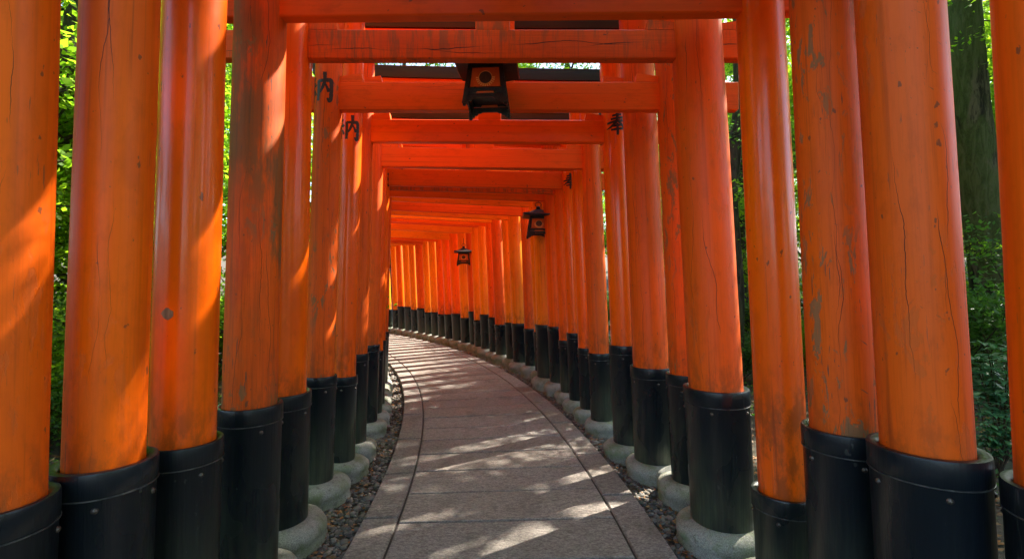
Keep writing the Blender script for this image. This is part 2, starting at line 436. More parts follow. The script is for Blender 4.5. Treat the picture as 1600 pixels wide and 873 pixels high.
HALF = .945; BORD = .24; TOPZ = .045
TEND = 26.0
def build_path():
    vs = []; fs = []; cols = []
    rr = random.Random(3)
    def slab(t0, t1, o0, o1, nseg):
        b = .007; g_ = .008
        t0 += g_; t1 -= g_; o0 += g_; o1 -= g_
        dz = rr.uniform(-.0015, .0015); tint = rr.uniform(.86, 1.08); wr = rr.uniform(-.02, .02)
        base = len(vs)
        rings = []
        for k in range(nseg+1):
            t = t0+(t1-t0)*k/nseg
            e = b if k in (0, nseg) else 0
            tt = t + (b if k == 0 else -b if k == nseg else 0)
            row = [P(t, o0, -.02), P(t, o0, TOPZ-b+dz), P(tt, o0+b, TOPZ+dz - (0)), P(tt, o1-b, TOPZ+dz), P(t, o1, TOPZ-b+dz), P(t, o1, -.02)]
            rings.append(row); vs.extend(row)
        m = 6
        for k in range(nseg):
            for j in range(m-1):
                a = base+k*m+j
                fs.append((a, a+1, a+m+1, a+m)); cols.append((tint+wr, tint, tint-wr))
        fs.append(tuple(base+j for j in range(m))); cols.append((tint, tint, tint))
        fs.append(tuple(base+nseg*m+j for j in range(m-1, -1, -1))); cols.append((tint, tint, tint))
    t = -3.0
    while t < TEND:
        L = .43+rr.uniform(-.03, .03)
        slab(t, t+L, -HALF+BORD, HALF-BORD, 2); t += L
    for sgn in (-1, 1):
        t = -3.0+(.3 if sgn > 0 else 0)
        while t < TEND:
            L = .88+rr.uniform(-.12, .12)
            o = (-HALF, -HALF+BORD) if sgn < 0 else (HALF-BORD, HALF)
            slab(t, t+L, o[0], o[1], 5); t += L
    o = new_mesh('path', vs, [tuple(reversed(f)) for f in fs], M['path'], smooth=False)
    at = o.data.color_attributes.new('slab', 'FLOAT_COLOR', 'CORNER')
    data = []
    for p, c in zip(o.data.polygons, cols): data += [(*c, 1)]*p.loop_total
    at.data.foreach_set('color', np.array(data, dtype=np.float32).ravel())
    tag(o, 'curving path of chiselled grey brown granite slabs with border strips', 'path', kind='structure')
    b = MB(); n = 120
    pts = [(-3+ (TEND+3)*k/n) for k in range(n+1)]
    vv = []
    for t in pts: vv += [P(t, -HALF+.006, TOPZ-.012), P(t, HALF-.006, TOPZ-.012)]
    b.add(vv, [(2*k, 2*k+1, 2*k+3, 2*k+2) for k in range(n)])
    c = b.build('path_bed', M['bed'], smooth=False); tag(c, 'dark mortar bed under the granite slabs', 'path bed', kind='structure')
build_path()

# ------------------------------------------------------------------ brush writing
HO = [  # 奉
 [(-.20,.31,.030),(-.05,.335,.036),(.20,.365,.042)],
 [(-.26,.17,.034),(0,.20,.036),(.27,.235,.045)],
 [(-.44,.02,.036),(-.1,.065,.040),(.42,.115,.052)],
 [(.02,.50,.05),(.02,.34,.042),(0,.12,.044),(-.12,-.04,.044),(-.28,-.15,.036),(-.47,-.22,.014)],
 [(.06,.07,.02),(.16,-.04,.042),(.30,-.12,.060),(.47,-.17,.030)],
 [(-.17,-.12,.030),(0,-.105,.032),(.18,-.085,.040)],
 [(-.27,-.27,.032),(0,-.25,.036),(.27,-.225,.045)],
 [(.01,.0,.042),(.01,-.2,.042),(.01,-.40,.045),(.0,-.50,.034)]]
NO = [  # 納
 [(-.26,.47,.03),(-.33,.36,.03),(-.43,.25,.026),(-.28,.215,.03)],
 [(-.15,.33,.03),(-.27,.18,.028),(-.43,.03,.026),(-.28,.045,.03),(-.11,.075,.036)],
 [(-.19,.16,.018),(-.10,.03,.036)],
 [(-.27,.04,.036),(-.27,-.2,.036),(-.275,-.46,.036)],
 [(-.39,-.10,.032),(-.44,-.22,.03),(-.49,-.33,.014)],
 [(-.18,-.09,.020),(-.10,-.27,.038)],
 [(.02,.22,.040),(.025,-.1,.040),(.015,-.46,.036)],
 [(.02,.19,.036),(.22,.215,.040),(.45,.25,.052),(.455,.0,.046),(.45,-.36,.046),(.40,-.46,.05),(.32,-.37,.016)],
 [(.23,.50,.046),(.24,.30,.040),(.22,.12,.040),(.15,-.06,.034),(.08,-.20,.016)],
 [(.25,.10,.022),(.32,-.02,.032),(.38,-.16,.040)]]
def glyph(strokes, size, r, a0, zc, surf, parent):
    """strokes wrapped round a pillar of radius r, centred at angle a0 from the side facing the visitor"""
    mb = MB()
    for k, st in enumerate(strokes):
        pts = []
        for i in range(len(st)-1):       # resample
            for q in range(6):
                f = q/6; pts.append([st[i][c]*(1-f)+st[i+1][c]*f for c in range(3)])
        pts.append(list(st[-1]))
        for _ in range(2):
            pts = [pts[0]]+[[(pts[i-1][c]+2*pts[i][c]+pts[i+1][c])/4 for c in range(3)] for i in range(1, len(pts)-1)]+[pts[-1]]
        L = []; Rr = []
        for i, p in enumerate(pts):
            a = pts[max(i-1, 0)]; b = pts[min(i+1, len(pts)-1)]
            dx, dy = b[0]-a[0], b[1]-a[1]; d = math.hypot(dx, dy) or 1
            w = p[2]*(1+.10*math.sin(i*2.3+k))*(1.28 if strokes is HO else 1.4)
            L.append((p[0]-dy/d*w, p[1]+dx/d*w)); Rr.append((p[0]+dy/d*w, p[1]-dx/d*w))
        # rounded ends
        def mp(q, off):
            a = a0+q[0]*size/r; z = zc+q[1]*size
            rr = surf(a, z)+off
            return (rr*math.sin(a), -rr*math.cos(a), z)
        off = .0009+.00014*k
        n = len(L); vs = [mp(q, off) for q in L]+[mp(q, off) for q in Rr]+[mp(q, -.003) for q in L]+[mp(q, -.003) for q in Rr]
        fs = [(i, i+1, n+i+1, n+i) for i in range(n-1)]
        fs += [(i, 2*n+i, 2*n+i+1, i+1) for i in range(n-1)]+[(n+i, n+i+1, 3*n+i+1, 3*n+i) for i in range(n-1)]
        fs += [(0, n, 3*n, 2*n), (n-1, 3*n-1, 4*n-1, 2*n-1)]
        mb.add(vs, fs)
    o = mb.build('inscription', M['ink'], parent, smooth=False)
    return o

# ------------------------------------------------------------------ torii gates
ORD = ['nearest','second','third','fourth','fifth','sixth','seventh','eighth','ninth','tenth','eleventh','twelfth','thirteenth','fourteenth','fifteenth','sixteenth','seventeenth','eighteenth','nineteenth','twentieth','twenty-first','twenty-second','twenty-third','twenty-fourth','twenty-fifth','twenty-sixth','twenty-seventh','twenty-eighth','twenty-ninth','thirtieth','thirty-first','thirty-second','thirty-third','thirty-fourth','thirty-fifth','thirty-sixth','thirty-seventh','thirty-eighth','thirty-ninth','fortieth','forty-first','forty-second','forty-third','forty-fourth','forty-fifth']
gi = 0
def gate(t, L, Rt, nuki, kas, bm, label, near=True, nh=.205, prot=.36, capband=.12, inscr=(), rot=None):
    """L / Rt = dict(x base offset, r pillar radius, rs sleeve radius, hs sleeve top, lean, stone radius, m material)"""
    global gi; rr = random.Random(100+gi); gi += 1
    c = P(t, 0); root = empty('torii_gate', c, heading(t)*max(0, min(1, (t-4)/4)) if rot is None else rot)
    tag(root, label, 'torii gate', 'vermilion torii gates standing over the curving path')
    seg = 56 if near else 28
    ztop = kas+.05
    for sd, q in ((-1, L), (1, Rt)):
        x = q['x']*1.0; r = q['r']; lean = -sd*q['lean']; rs = q['rs']; hs = q['hs']
        sh = q.get('stone', .25); zs = q.get('zs', .135)
        ph = rr.uniform(0, 6)
        def fn(px, py, z, a, x=x, lean=lean, ph=ph):
            w = 1+.006*math.sin(2*a+ph)+.005*mnoise.noise(Vector((math.cos(a)*1.5, math.sin(a)*1.5, z*1.3+ph)))*2
            return (px*w, py*w, z)
        mb = MB(); nz = 16 if near else 5
        z0 = hs-.05
        prof = [(r*(1.03-.07*k/nz), z0+(ztop-z0)*k/nz) for k in range(nz+1)]
        mb.lathe(prof, seg, fn)
        pil = mb.build('pillar', M[q['m']], root); pil.location = (x, 0, 0); pil.rotation_euler = (0, math.atan(lean), 0)
        # black sleeve with a top collar
        def fl(px, py, z, a, x=x, lean=lean): return (x+px+lean*z, py, z)
        zb = zs-.05
        mb = MB()
        colz = hs-.085*(rs/.16)**.5
        prof = [(rs*.985, zb), (rs*.99, colz-.002), (rs*.992+.0015, colz), (rs+.003, colz+.003), (rs+.003, hs-.008), (rs+.0005, hs-.001), (rs-.006, hs), (r*1.03+.012, hs-.001), (r*1.03+.001, hs-.012)]
        mb.lathe(prof, seg, fl, close=False)
        sl = mb.build('sleeve', M['sleeve'], root, angle=50)
        if near:
            mb = MB(); prof = [(rs*.99, colz-.0035), (rs+.0045, colz-.003), (rs+.0045, colz+.001), (rs+.002, colz+.0015)]
            mb.lathe(prof, seg, fl, close=False); mb.build('band', M['band'], sl, angle=50)
            na = 5; a0 = q.get('ra', rr.uniform(0, 1.2))
            for k in range(na):
                a = a0+2*math.pi*k/na
                zc = colz-.035
                mb = MB(); rv = .0085
                Mx = Matrix.Rotation(a, 3, 'Z') @ Matrix.Rotation(math.pi/2, 3, 'Y')
                pr = [(rv*1.25, -.001), (rv*1.2, .001), (rv, .003), (rv*.7, .006), (rv*.25, .0075)]
                def fr(px, py, z, aa, Mx=Mx, a=a, zc=zc, x=x, lean=lean, rs=rs):
                    v = Mx @ Vector((px, py, z)); return (x+v.x+rs*.99*math.cos(a)+lean*zc, v.y+rs*.99*math.sin(a), v.z+zc)
                mb.lathe(pr, 10, fr); mb.build('rivet', M['rivet'], sl, angle=60)
        # bun-shaped base stone
        def fs_(px, py, z, a, x=x, ph=ph, sh=sh):
            w = 1+.055*mnoise.noise(Vector((math.cos(a)*1.2+ph, math.sin(a)*1.2, z*4)))*2+.02*mnoise.noise(Vector((math.cos(a)*5+ph, math.sin(a)*5, z*14)))
            return (x+px*w, py*w, z)
        mb = MB(); hh = zs+rr.uniform(-.004, .012)
        rn = hh*.62
        prof = [(sh*.93, -.06), (sh*.97, 0)]
        for k in range(11):
            w = math.pi*(-.18+.68*k/10)
            prof.append((sh-rn+rn*math.cos(w), hh*.52+hh*.48*math.sin(w) if w > 0 else hh*.52+hh*.6*math.sin(w)))
        prof += [(rs*.95, hh-.002), (rs*.7, hh-.004)]
        mb.lathe(prof, seg, fs_); mb.build('base_stone', M['stone'], root, angle=80)
        for (side, strokes, size, a0, zc) in inscr:
            if side == sd:
                def surf(a, z, r=r, ph=ph, z0=z0, ztop=ztop):
                    a = a-math.pi/2
                    w = 1+.006*math.sin(2*a+ph)+.005*mnoise.noise(Vector((math.cos(a)*1.5, math.sin(a)*1.5, z*1.3+ph)))*2
                    return r*(1.03-.07*(z-z0)/(ztop-z0))*w
                glyph(strokes, size, r, a0, zc, surf, pil)
    # tie beam and wedges
    xl = L['x']+L['lean']*nuki; xr = Rt['x']-Rt['lean']*nuki
    x0 = xl-L['r']-prot; x1 = xr+Rt['r']+prot
    th = .07
    mb = MB(); mb.box(((x0+x1)/2, 0, nuki+nh/2), (x1-x0, th, nh), bev=.006); nb = mb.build('tie_beam', M[bm], root, smooth=False)
    for sd, xx, r in ((-1, xl, L['r']), (1, xr, Rt['r'])):
        for io in (1, -1):
            w0 = xx - sd*io*(r*.6); w1 = xx-sd*io*(r+.17)
            mb = MB(); y = th*.42; zt = nuki+nh+.002
            mb.prism([(w0, zt), (w1, zt), (w1+sd*io*.012, zt+.062), (w0, zt+.035)], -y, y)
            mb.build('wedge', M[bm], root, smooth=False)
    # centre strut and lintel with black roof cap
    xm = (xl+xr)/2
    mb = MB(); mb.box((xm, 0, (nuki+nh+kas)/2), (.21, th*.9, kas-nuki-nh+.01), bev=.005); mb.build('centre_strut', M[bm], root, smooth=False)
    lh = .23; xk0 = L['x']-.48; xk1 = Rt['x']+.48; n = 12
    def prof_beam(ylist, zf, name, mat, par, xa, xb, ang=25):
        mb = MB(); vs = []; m = len(ylist)
        for k in range(n+1):
            u = -1+2*k/n; x = xa+(xb-xa)*k/n; up = .018*abs(u)**3
            for (y, z) in ylist: vs.append((x, y, zf+z+up))
        fs = [(k*m+j, k*m+(j+1) % m, (k+1)*m+(j+1) % m, (k+1)*m+j) for k in range(n) for j in range(m)]
        fs += [tuple(range(m-1, -1, -1)), tuple(n*m+j for j in range(m))]
        mb.add(vs, fs); return mb.build(name, mat, par, True, ang)
    kb = prof_beam([(-.075, 0), (.075, 0), (.075, lh), (-.075, lh)], kas, 'lintel', M[bm], root, xk0, xk1)
    prof_beam([(-.10, 0), (.10, 0), (.115, capband-.03), (.115, capband-.012), (-.115, capband-.012), (-.115, capband-.03)], kas+lh+.002, 'roof_cap', M['cap'], root, xk0-.05, xk1+.05)
    prof_beam([(-.125, 0), (.125, 0), (.0, .035)], kas+lh+capband-.008, 'roof_flashing', M['flash'], root, xk0-.06, xk1+.06)
    return root, pil

def pl(x, r, rs, hs, lean, m, stone=.25, **k): return dict(x=x, r=r, rs=rs, hs=hs, lean=lean, m=m, stone=stone, **k)
E = CAM_H
def G(D, *a, **k): return gate(D, *a, **k)
# nearest gates, one by one
G(1.31, pl(-1.455,.112,.142,.97,.03,'satin'), pl(1.60,.118,.150,1.0,.055,'plain'), E+1.33, E+2.15, 'beam_red', 'nearest torii gate, cut by both photo edges, one long crack down its left pillar')
G(1.58, pl(-1.375,.106,.142,.985,.036,'satin'), pl(1.425,.119,.157,1.03,.062,'faded'), E+1.33, E+2.15, 'beam_red', 'second torii gate from the camera, thick cracked pillar at right in the widest black sleeve')
G(1.91, pl(-1.335,.110,.138,.945,.028,'gloss'), pl(1.375,.117,.148,.995,.052,'worn'), E+1.33, E+2.15, 'beam_red', 'third torii gate, glossy left pillar with a bare wood chip, scratched right pillar')
G(2.38, pl(-1.335,.120,.148,.97,.028,'stained', .26), pl(1.365,.109,.142,.555,.050,'gloss'), E+1.335, E+2.15, 'beam_red', 'fourth torii gate, dark stained left pillar and glossy right pillar in a short black sleeve', rot=-.018)
G(2.93, pl(-1.41,.140,.172,.915,.022,'gloss', .28), pl(1.315,.150,.186,.945,.055,'faded', .275), E+1.38, E+2.15, 'beam_worn', 'fifth torii gate, tie beam with a long crack, stout faded right pillar', nh=.175)
G(3.54, pl(-1.385,.098,.117,.905,.030,'worn', .235), pl(1.385,.112,.140,.92,.050,'worn', .25), E+1.295, E+2.15, 'beam_red', 'sixth torii gate, worn pillars, black writing on the left one, behind the large lantern', inscr=[(-1, NO, .215, -.42, E+1.44)])
G(3.99, pl(-1.32,.090,.104,.82,.028,'gloss', .21), pl(1.29,.140,.168,.90,.045,'faded', .25), E+1.475, E+2.27, 'beam_red', 'seventh torii gate, slim glossy left pillar with black writing, faded wide right pillar', inscr=[(-1, NO, .205, -.10, E+1.30)])
G(4.42, pl(-1.30,.085,.100,.95,.028,'faded', .20), pl(1.225,.118,.140,1.025,.045,'gloss', .24), E+1.325, E+2.10, 'beam_gloss', 'eighth torii gate, bright orange tie beam, black writing on the glossy right pillar', inscr=[(1, HO, .215, -.02, E+1.48)])
G(5.14, pl(-1.29,.085,.100,.95,.028,'faded', .20), pl(1.215,.105,.118,.85,.042,'faded', .20), E+1.27, E+1.95, 'beam_faded', 'ninth torii gate, pinkish faded tie beam and faded right pillar')
G(5.55, pl(-1.27,.08,.095,.84,.028,'plain', .19), pl(1.22,.098,.108,.85,.042,'gloss', .20), E+1.36, E+2.12, 'beam_gloss', 'tenth torii gate, glossy right pillar in a low sleeve, behind the faded beam')
G(6.00, pl(-1.27,.08,.095,.91,.028,'plain', .19), pl(1.24,.100,.112,.98,.042,'gloss', .20), E+1.24, E+1.81, 'beam_red', 'eleventh torii gate, with the farthest black writing readable on its pillars', inscr=[(-1, NO, .2, .1, E+1.33), (1, HO, .2, -.1, E+1.33)])
G(6.40, pl(-1.29,.08,.095,.90,.028,'faded', .19), pl(1.26,.100,.112,.84,.042,'plain', .20), E+1.26, E+2.0, 'beam_worn', 'twelfth torii gate, dull tie beam in front of the middle lantern')
# the rest of the tunnel round the bend
rr = random.Random(11)
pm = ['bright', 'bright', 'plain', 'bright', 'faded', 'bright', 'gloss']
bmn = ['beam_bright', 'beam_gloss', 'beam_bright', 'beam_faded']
t = 6.80; k = 12
GT = [t]
look = {'bright': 'glow-tinted orange', 'gloss': 'glossy bright', 'plain': 'satin orange', 'faded': 'pinkish faded', 'worn': 'worn speckled', 'satin': 'thinly cracked'}
while k < 45:
    rL = rr.uniform(.085, .12); rR = rr.choice([.105, .115, .12, .13, .14, .16]) + rr.uniform(-.005, .005)
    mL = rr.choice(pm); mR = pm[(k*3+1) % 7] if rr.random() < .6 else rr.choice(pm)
    hs = rr.choice([.82, .86, .9, .94, .98])+rr.uniform(-.02, .02)
    wide = 'thick' if rR > .135 else 'slim' if rR < .112 else 'medium'
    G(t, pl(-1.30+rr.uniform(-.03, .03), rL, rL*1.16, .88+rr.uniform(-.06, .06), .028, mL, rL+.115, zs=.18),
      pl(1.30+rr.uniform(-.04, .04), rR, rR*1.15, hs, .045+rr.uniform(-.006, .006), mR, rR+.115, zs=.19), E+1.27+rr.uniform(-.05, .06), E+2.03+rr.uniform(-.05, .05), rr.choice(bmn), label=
      f'{ORD[k]} torii gate from the camera, round the bend, {wide} {look[mR]} right pillar', near=False)
    t += rr.uniform(.40, .53); k += 1; GT.append(t)
T_LAST = t

# bare wood chip on the glossy pillar of the third gate
def chip():
    g3 = [o for o in bpy.data.objects if o.name == 'torii_gate.002'][0]
    pil = [o for o in g3.children if o.name.startswith('pillar')][0]
    mb = MB(); r = .110*1.012; z0 = 1.452; a0 = .02; n = 14
    def mp(u, v, off):
        a = a0+u/r; z = z0+v; return ((r+off)*math.sin(a), -(r+off)*math.cos(a), z)
    ring = [(.021*math.cos(2*math.pi*i/n)*(1+.15*math.sin(i*2.1)), .021*math.sin(2*math.pi*i/n)*(1+.12*math.cos(i*1.7))) for i in range(n)]
    vs = [mp(u, v, .0015) for u, v in ring]+[mp(u*1.12, v*1.12, -.004) for u, v in ring]+[mp(0, 0, .002)]
    mb.add(vs, [(i, (i+1) % n, 2*n) for i in range(n)]+[(i, n+i, n+(i+1) % n, (i+1) % n) for i in range(n)])
    mb.build('bare_wood_chip', M['wood'], pil)
chip()

# ------------------------------------------------------------------ lanterns
def make_lantern():
    root = empty('hanging_lantern'); I = M['iron']
    # local z=0 is the eave; roof above, body below
    mb = MB(); n = 4; rings = []
    prof = [(.200, -.012), (.208, .0), (.204, .010), (.150, .026), (.105, .046), (.062, .074), (.028, .098), (.0255, .112)]
    vs = []
    for (r, z) in prof:
        m = 24
        for i in range(m):
            a = 2*math.pi*i/m
            # square outline with lifted corners
            ca, sa = math.cos(a), math.sin(a); q = 1/max(abs(ca), abs(sa))
            lift = .016*((q-1)/.414)**2*(r/.2)
            vs.append((r*ca*q, r*sa*q, z+lift))
    fs = [(j*m+i, j*m+(i+1) % m, (j+1)*m+(i+1) % m, (j+1)*m+i) for j in range(len(prof)-1) for i in range(m)]
    fs += [tuple(range(m-1, -1, -1)), tuple((len(prof)-1)*m+i for i in range(m))]
    mb.add(vs, fs); roof = mb.build('roof', I, root)
    mb = MB(); mb.lathe([(.016, .108), (.026, .118), (.028, .128), (.018, .138), (.008, .146), (.003, .152)], 14); mb.build('finial', I, roof)
    mb = MB(); mb.tube([(.040*math.cos(a), 0, .165+.032*math.sin(a)) for a in [math.pi*(-.35+1.7*k/16) for k in range(17)]], .0042, 8); mb.build('hanging_ring', I, root)
    # body: flaring posts and rails
    def hw(z): return .098+(.132-.098)*(-z/.27)     # half width at height z (negative)
    for sx in (-1, 1):
        for sy in (-1, 1):
            mb = MB()
            a = [(sx*hw(-.005), sy*hw(-.005)), (sx*hw(-.285), sy*hw(-.285))]
            w = .011
            for (zt, zb2) in ((-.005, -.285),):
                t_, b_ = a
                vs = []
                for (cx, cy), z, ww in ((t_, zt, w), (b_, zb2, w*1.3)):
                    vs += [(cx-ww, cy-ww, z), (cx+ww, cy-ww, z), (cx+ww, cy+ww, z), (cx-ww, cy+ww, z)]
                mb.add(vs, [(0,3,2,1),(4,5,6,7),(0,1,5,4),(1,2,6,5),(2,3,7,6),(3,0,4,7)])
            mb.build('frame_post', I, root, smooth=False)
    for k in range(4):
        Rm = Matrix.Rotation(k*math.pi/2, 3, 'Z')
        def f(x, y, z, Rm=Rm):
            v = Rm @ Vector((x, -hw(z)+y, z)); return tuple(v)
        # solid side wall with openings made of rails
        mb = MB()
        for (z0, z1) in ((-.004, -.044), (-.182, -.204), (-.222, -.234)):
            mb.prism([(-hw(z1)-.004, z1), (hw(z1)+.004, z1), (hw(z0)+.004, z0), (-hw(z0)-.004, z0)], -.007, .007, f)
        for sx in (-1, 1):
            mb.prism([(sx*.110, -.172), (sx*.099, -.172), (sx*.086, -.030), (sx*.098, -.030)], -.006, .006, f)
            mb.prism([(sx*.120, -.216), (sx*.058, -.216), (sx*.050, -.196), (sx*.112, -.196)], -.006, .006, f)
        wall = mb.build('side_frame', I, root, smooth=False)
        mb = MB(); mb.prism([(-.100, -.174), (.100, -.174), (.088, -.028), (-.088, -.028)], .001, .004, f)
        mb.prism([(-.06, -.218), (.06, -.218), (.06, -.194), (-.06, -.194)], .001, .004, f)
        pane = mb.build('pane', M['pane'], root, smooth=False)
        # round crest: dark disc, thin ring, short petals under it
        mb = MB(); n = 28; zc = -.112
        mb.prism([(.040*math.cos(2*math.pi*i/n), zc+.040*math.sin(2*math.pi*i/n)) for i in range(n)], -.003, .0008, f)
        em = mb.build('crest', simple_crest, pane, smooth=False)
        mb = MB()
        for i in range(13):
            a = math.pi*(1.0+ (i+.0)/12)
            c_, s_ = math.cos(a), math.sin(a); r0, r1, w = .046, .062, .0032
            mb.prism([(r0*c_-w*s_, zc+r0*s_+w*c_), (r0*c_+w*s_, zc+r0*s_-w*c_), (r1*c_+w*1.4*s_, zc+r1*s_-w*1.4*c_), (r1*c_-w*1.4*s_, zc+r1*s_+w*1.4*c_)], -.0022, .0008, f)
        for i in range(24):
            a0 = 2*math.pi*i/24; a1 = 2*math.pi*(i+1)/24
            mb.prism([(.0425*math.cos(a0), zc+.0425*math.sin(a0)), (.0455*math.cos(a0), zc+.0455*math.sin(a0)), (.0455*math.cos(a1), zc+.0455*math.sin(a1)), (.0425*math.cos(a1), zc+.0425*math.sin(a1))], -.0026, .0008, f)
        mb.build('crest_line', M['brass'], pane, smooth=False)
        # scalloped apron with feet at the corners
        w1 = hw(-.285)+.006; w0 = hw(-.232)+.004
        pts = [(-w0, -.232), (-w1-.004, -.300), (-w1+.014, -.300), (-w1+.022, -.284), (-w1+.030, -.287), (-w1+.040, -.272), (-w1+.050, -.274), (-w1+.062, -.258), (-w1+.074, -.259), (-w1+.09, -.249)]
        pts2 = pts + [(-x, z) for (x, z) in reversed(pts)]
        mb = MB(); L = len(pts2)
        m2 = L//2
        for i in range(m2-1):      # strips between the top edge and the scallops
            xa, za = pts[i+1] if i+1 < len(pts) else pts[-1]
        top = [(-w0, -.231), (w0, -.231)]
        poly = [(w0, -.231), (-w0, -.231)] + pts[1:] + [(-x, z) for (x, z) in reversed(pts[1:])]
        # split the apron in vertical slices so that no polygon is concave
        low = pts[1:] + [(-x, z) for (x, z) in reversed(pts[1:])]
        for i in range(len(low)-1):
            (xa, za), (xb, zb) = low[i], low[i+1]
            if abs(xa-xb) < 1e-6: continue
            ta = max(-w0, min(w0, xa)); tb = max(-w0, min(w0, xb))
            if abs(ta-tb) < 1e-5: mb.prism([(xa, za), (xb, zb), (tb, -.231)], -.007, .005, f)
            else: mb.prism([(xa, za), (xb, zb), (tb, -.231), (ta, -.231)], -.007, .005, f)
        mb.build('apron', I, root, smooth=False)
    mb = MB(); mb.box((0, 0, -.205), (.2, .2, .006)); mb.build('floor_plate', I, root, smooth=False)
    return root
simple_crest = simple('crest_dark_disc', (.03, .018, .012), (.07, .04, .025), .5, (60, 60, 60))
lan = make_lantern()
def hanger(x, y, zring, ztop, ydir, parent, name='hook'):
    mb = MB()
    if ydir: mb.tube([(x, y, zring-.004), (x, y, ztop-.02), (x, y-.01, ztop), (x, y-ydir, ztop)], .006, 8)
    else: mb.tube([(x, y, zring-.004), (x, y, ztop)], .005, 8)
    return mb.build(name, M['iron'], parent)
lan.location = (-.165, 3.23, E+1.475); lan.rotation_euler = (0, 0, math.radians(-4)); lan.scale = (1.0, 1.0, 1.0)
tag(lan, 'large black iron lantern with amber panes, closest to the camera, under the cracked tie beam', 'lantern', 'iron lanterns hanging from the tie beams')
hanger(0, 0, .195, .26, .25, lan)
l2 = copy_tree(lan); l3 = copy_tree(lan)
tN = E+1.27
l2.location = (.385, 7.05, E+1.04); l2.rotation_euler = (0, 0, math.radians(2)); l2.scale = (1.13, 1.13, 1.05)
l3.location = (-1.15, 11.4, E+.83); l3.rotation_euler = (0, 0, math.radians(6)); l3.scale = (1.1, 1.1, 1.05)
for q in (l2, l3):
    for ch in list(q.children):
        if ch.name.startswith('hook'): bpy.data.objects.remove(ch)
    hanger(0, 0, .195, .32, 0, q)
l2['label'] = 'middle sized black lantern hanging near the right pillars, halfway to the bend'
l3['label'] = 'smallest and farthest black lantern, hanging in front of the pillars at the bend'

# ------------------------------------------------------------------ vegetation
def leaf_quads(C, size, up=.6, aspect=.55, rng=RNG, droop=0.):
    """C (n,3) centres -> folded diamond leaves (4 verts / 1 quad each)"""
    n = len(C)
    nrm = rng.normal(size=(n, 3))*.55; nrm[:, 2] += up*1.4
    nrm /= np.linalg.norm(nrm, axis=1)[:, None]
    d = rng.normal(size=(n, 3)); d[:, 2] -= droop
    d -= (d*nrm).sum(1)[:, None]*nrm; d /= np.linalg.norm(d, axis=1)[:, None]
    s = np.cross(nrm, d)
    L = (size*rng.uniform(.65, 1.3, n))[:, None]; W = L*aspect
    a = C-d*L*.5; b = C+s*W*.5-nrm*L*.08; c = C+d*L*.5; e = C-s*W*.5-nrm*L*.08
    V = np.stack([a, b, c, e], 1).reshape(-1, 3)
    F = np.arange(4*n).reshape(n, 4)
    return V, F

def limb(mb, rng, p, d, L, r, depth, tips, n=7, bend=.35):
    pts = [p]; rad = [r]; dd = d.normalized()
    k = 5 if depth else 4
    for i in range(k):
        dd = (dd+Vector((rng.uniform(-1, 1), rng.uniform(-1, 1), rng.uniform(-.5, .8)))*bend*.5).normalized()
        pts.append(pts[-1]+dd*L/k); rad.append(r*(1-.62*(i+1)/k))
    mb.tube(pts, rad, n)
    if depth <= 0:
        tips += pts[1:]; return
    for i in range(2, k+1):
        for _ in range(2 if i < k else 3):
            a = rng.uniform(0, 6.28)
            nd = (dd*.6+Vector((math.cos(a), math.sin(a), rng.uniform(-.15, .5)))).normalized()
            limb(mb, rng, pts[i], nd, L*rng.uniform(.45, .65), rad[i]*.7, depth-1, tips, max(4, n-2), bend)

def make_tree(name, seed, h, r, mat_l, mat_b, leaves, leaf=.06, first=.3, spread=.5, lean=(0, 0)):
    rng = random.Random(seed); nr = np.random.default_rng(seed)
    root = empty(name); mb = MB(); tips = []
    pts = []; rad = []
    K = 9
    for i in range(K+1):
        f = i/K
        pts.append(Vector((lean[0]*f*h+.12*math.sin(f*5+seed)*f*h*.15, lean[1]*f*h+.1*math.cos(f*4+seed)*f*h*.15, -.15+f*h)))
        rad.append(r*(1.35 if i == 0 else 1.08 if i == 1 else 1-.75*f))
    mb.tube(pts, rad, 14)
    for i in range(2, K+1):
        if i/K < first: continue
        for _ in range(2 if i < K else 3):
            a = rng.uniform(0, 6.28)
            limb(mb, rng, pts[i], Vector((math.cos(a), math.sin(a), rng.uniform(-.05, .55))), h*spread*rng.uniform(.6, 1)*(1-.45*i/K), rad[i]*.5, 1, tips)
    mb.build('trunk', mat_b, root)
    T = np.array([tuple(t) for t in tips])
    sel = nr.integers(0, len(T), leaves//26)
    cc = T[sel]+nr.normal(size=(len(sel), 3))*np.array([.22, .22, .12])
    C = np.repeat(cc, 26, 0)+nr.normal(size=(len(cc)*26, 3))*np.array([.17, .17, .055])
    Vv, Ff = leaf_quads(C, leaf, rng=nr)
    np_mesh('crown', Vv, Ff, mat_l, root)
    return root

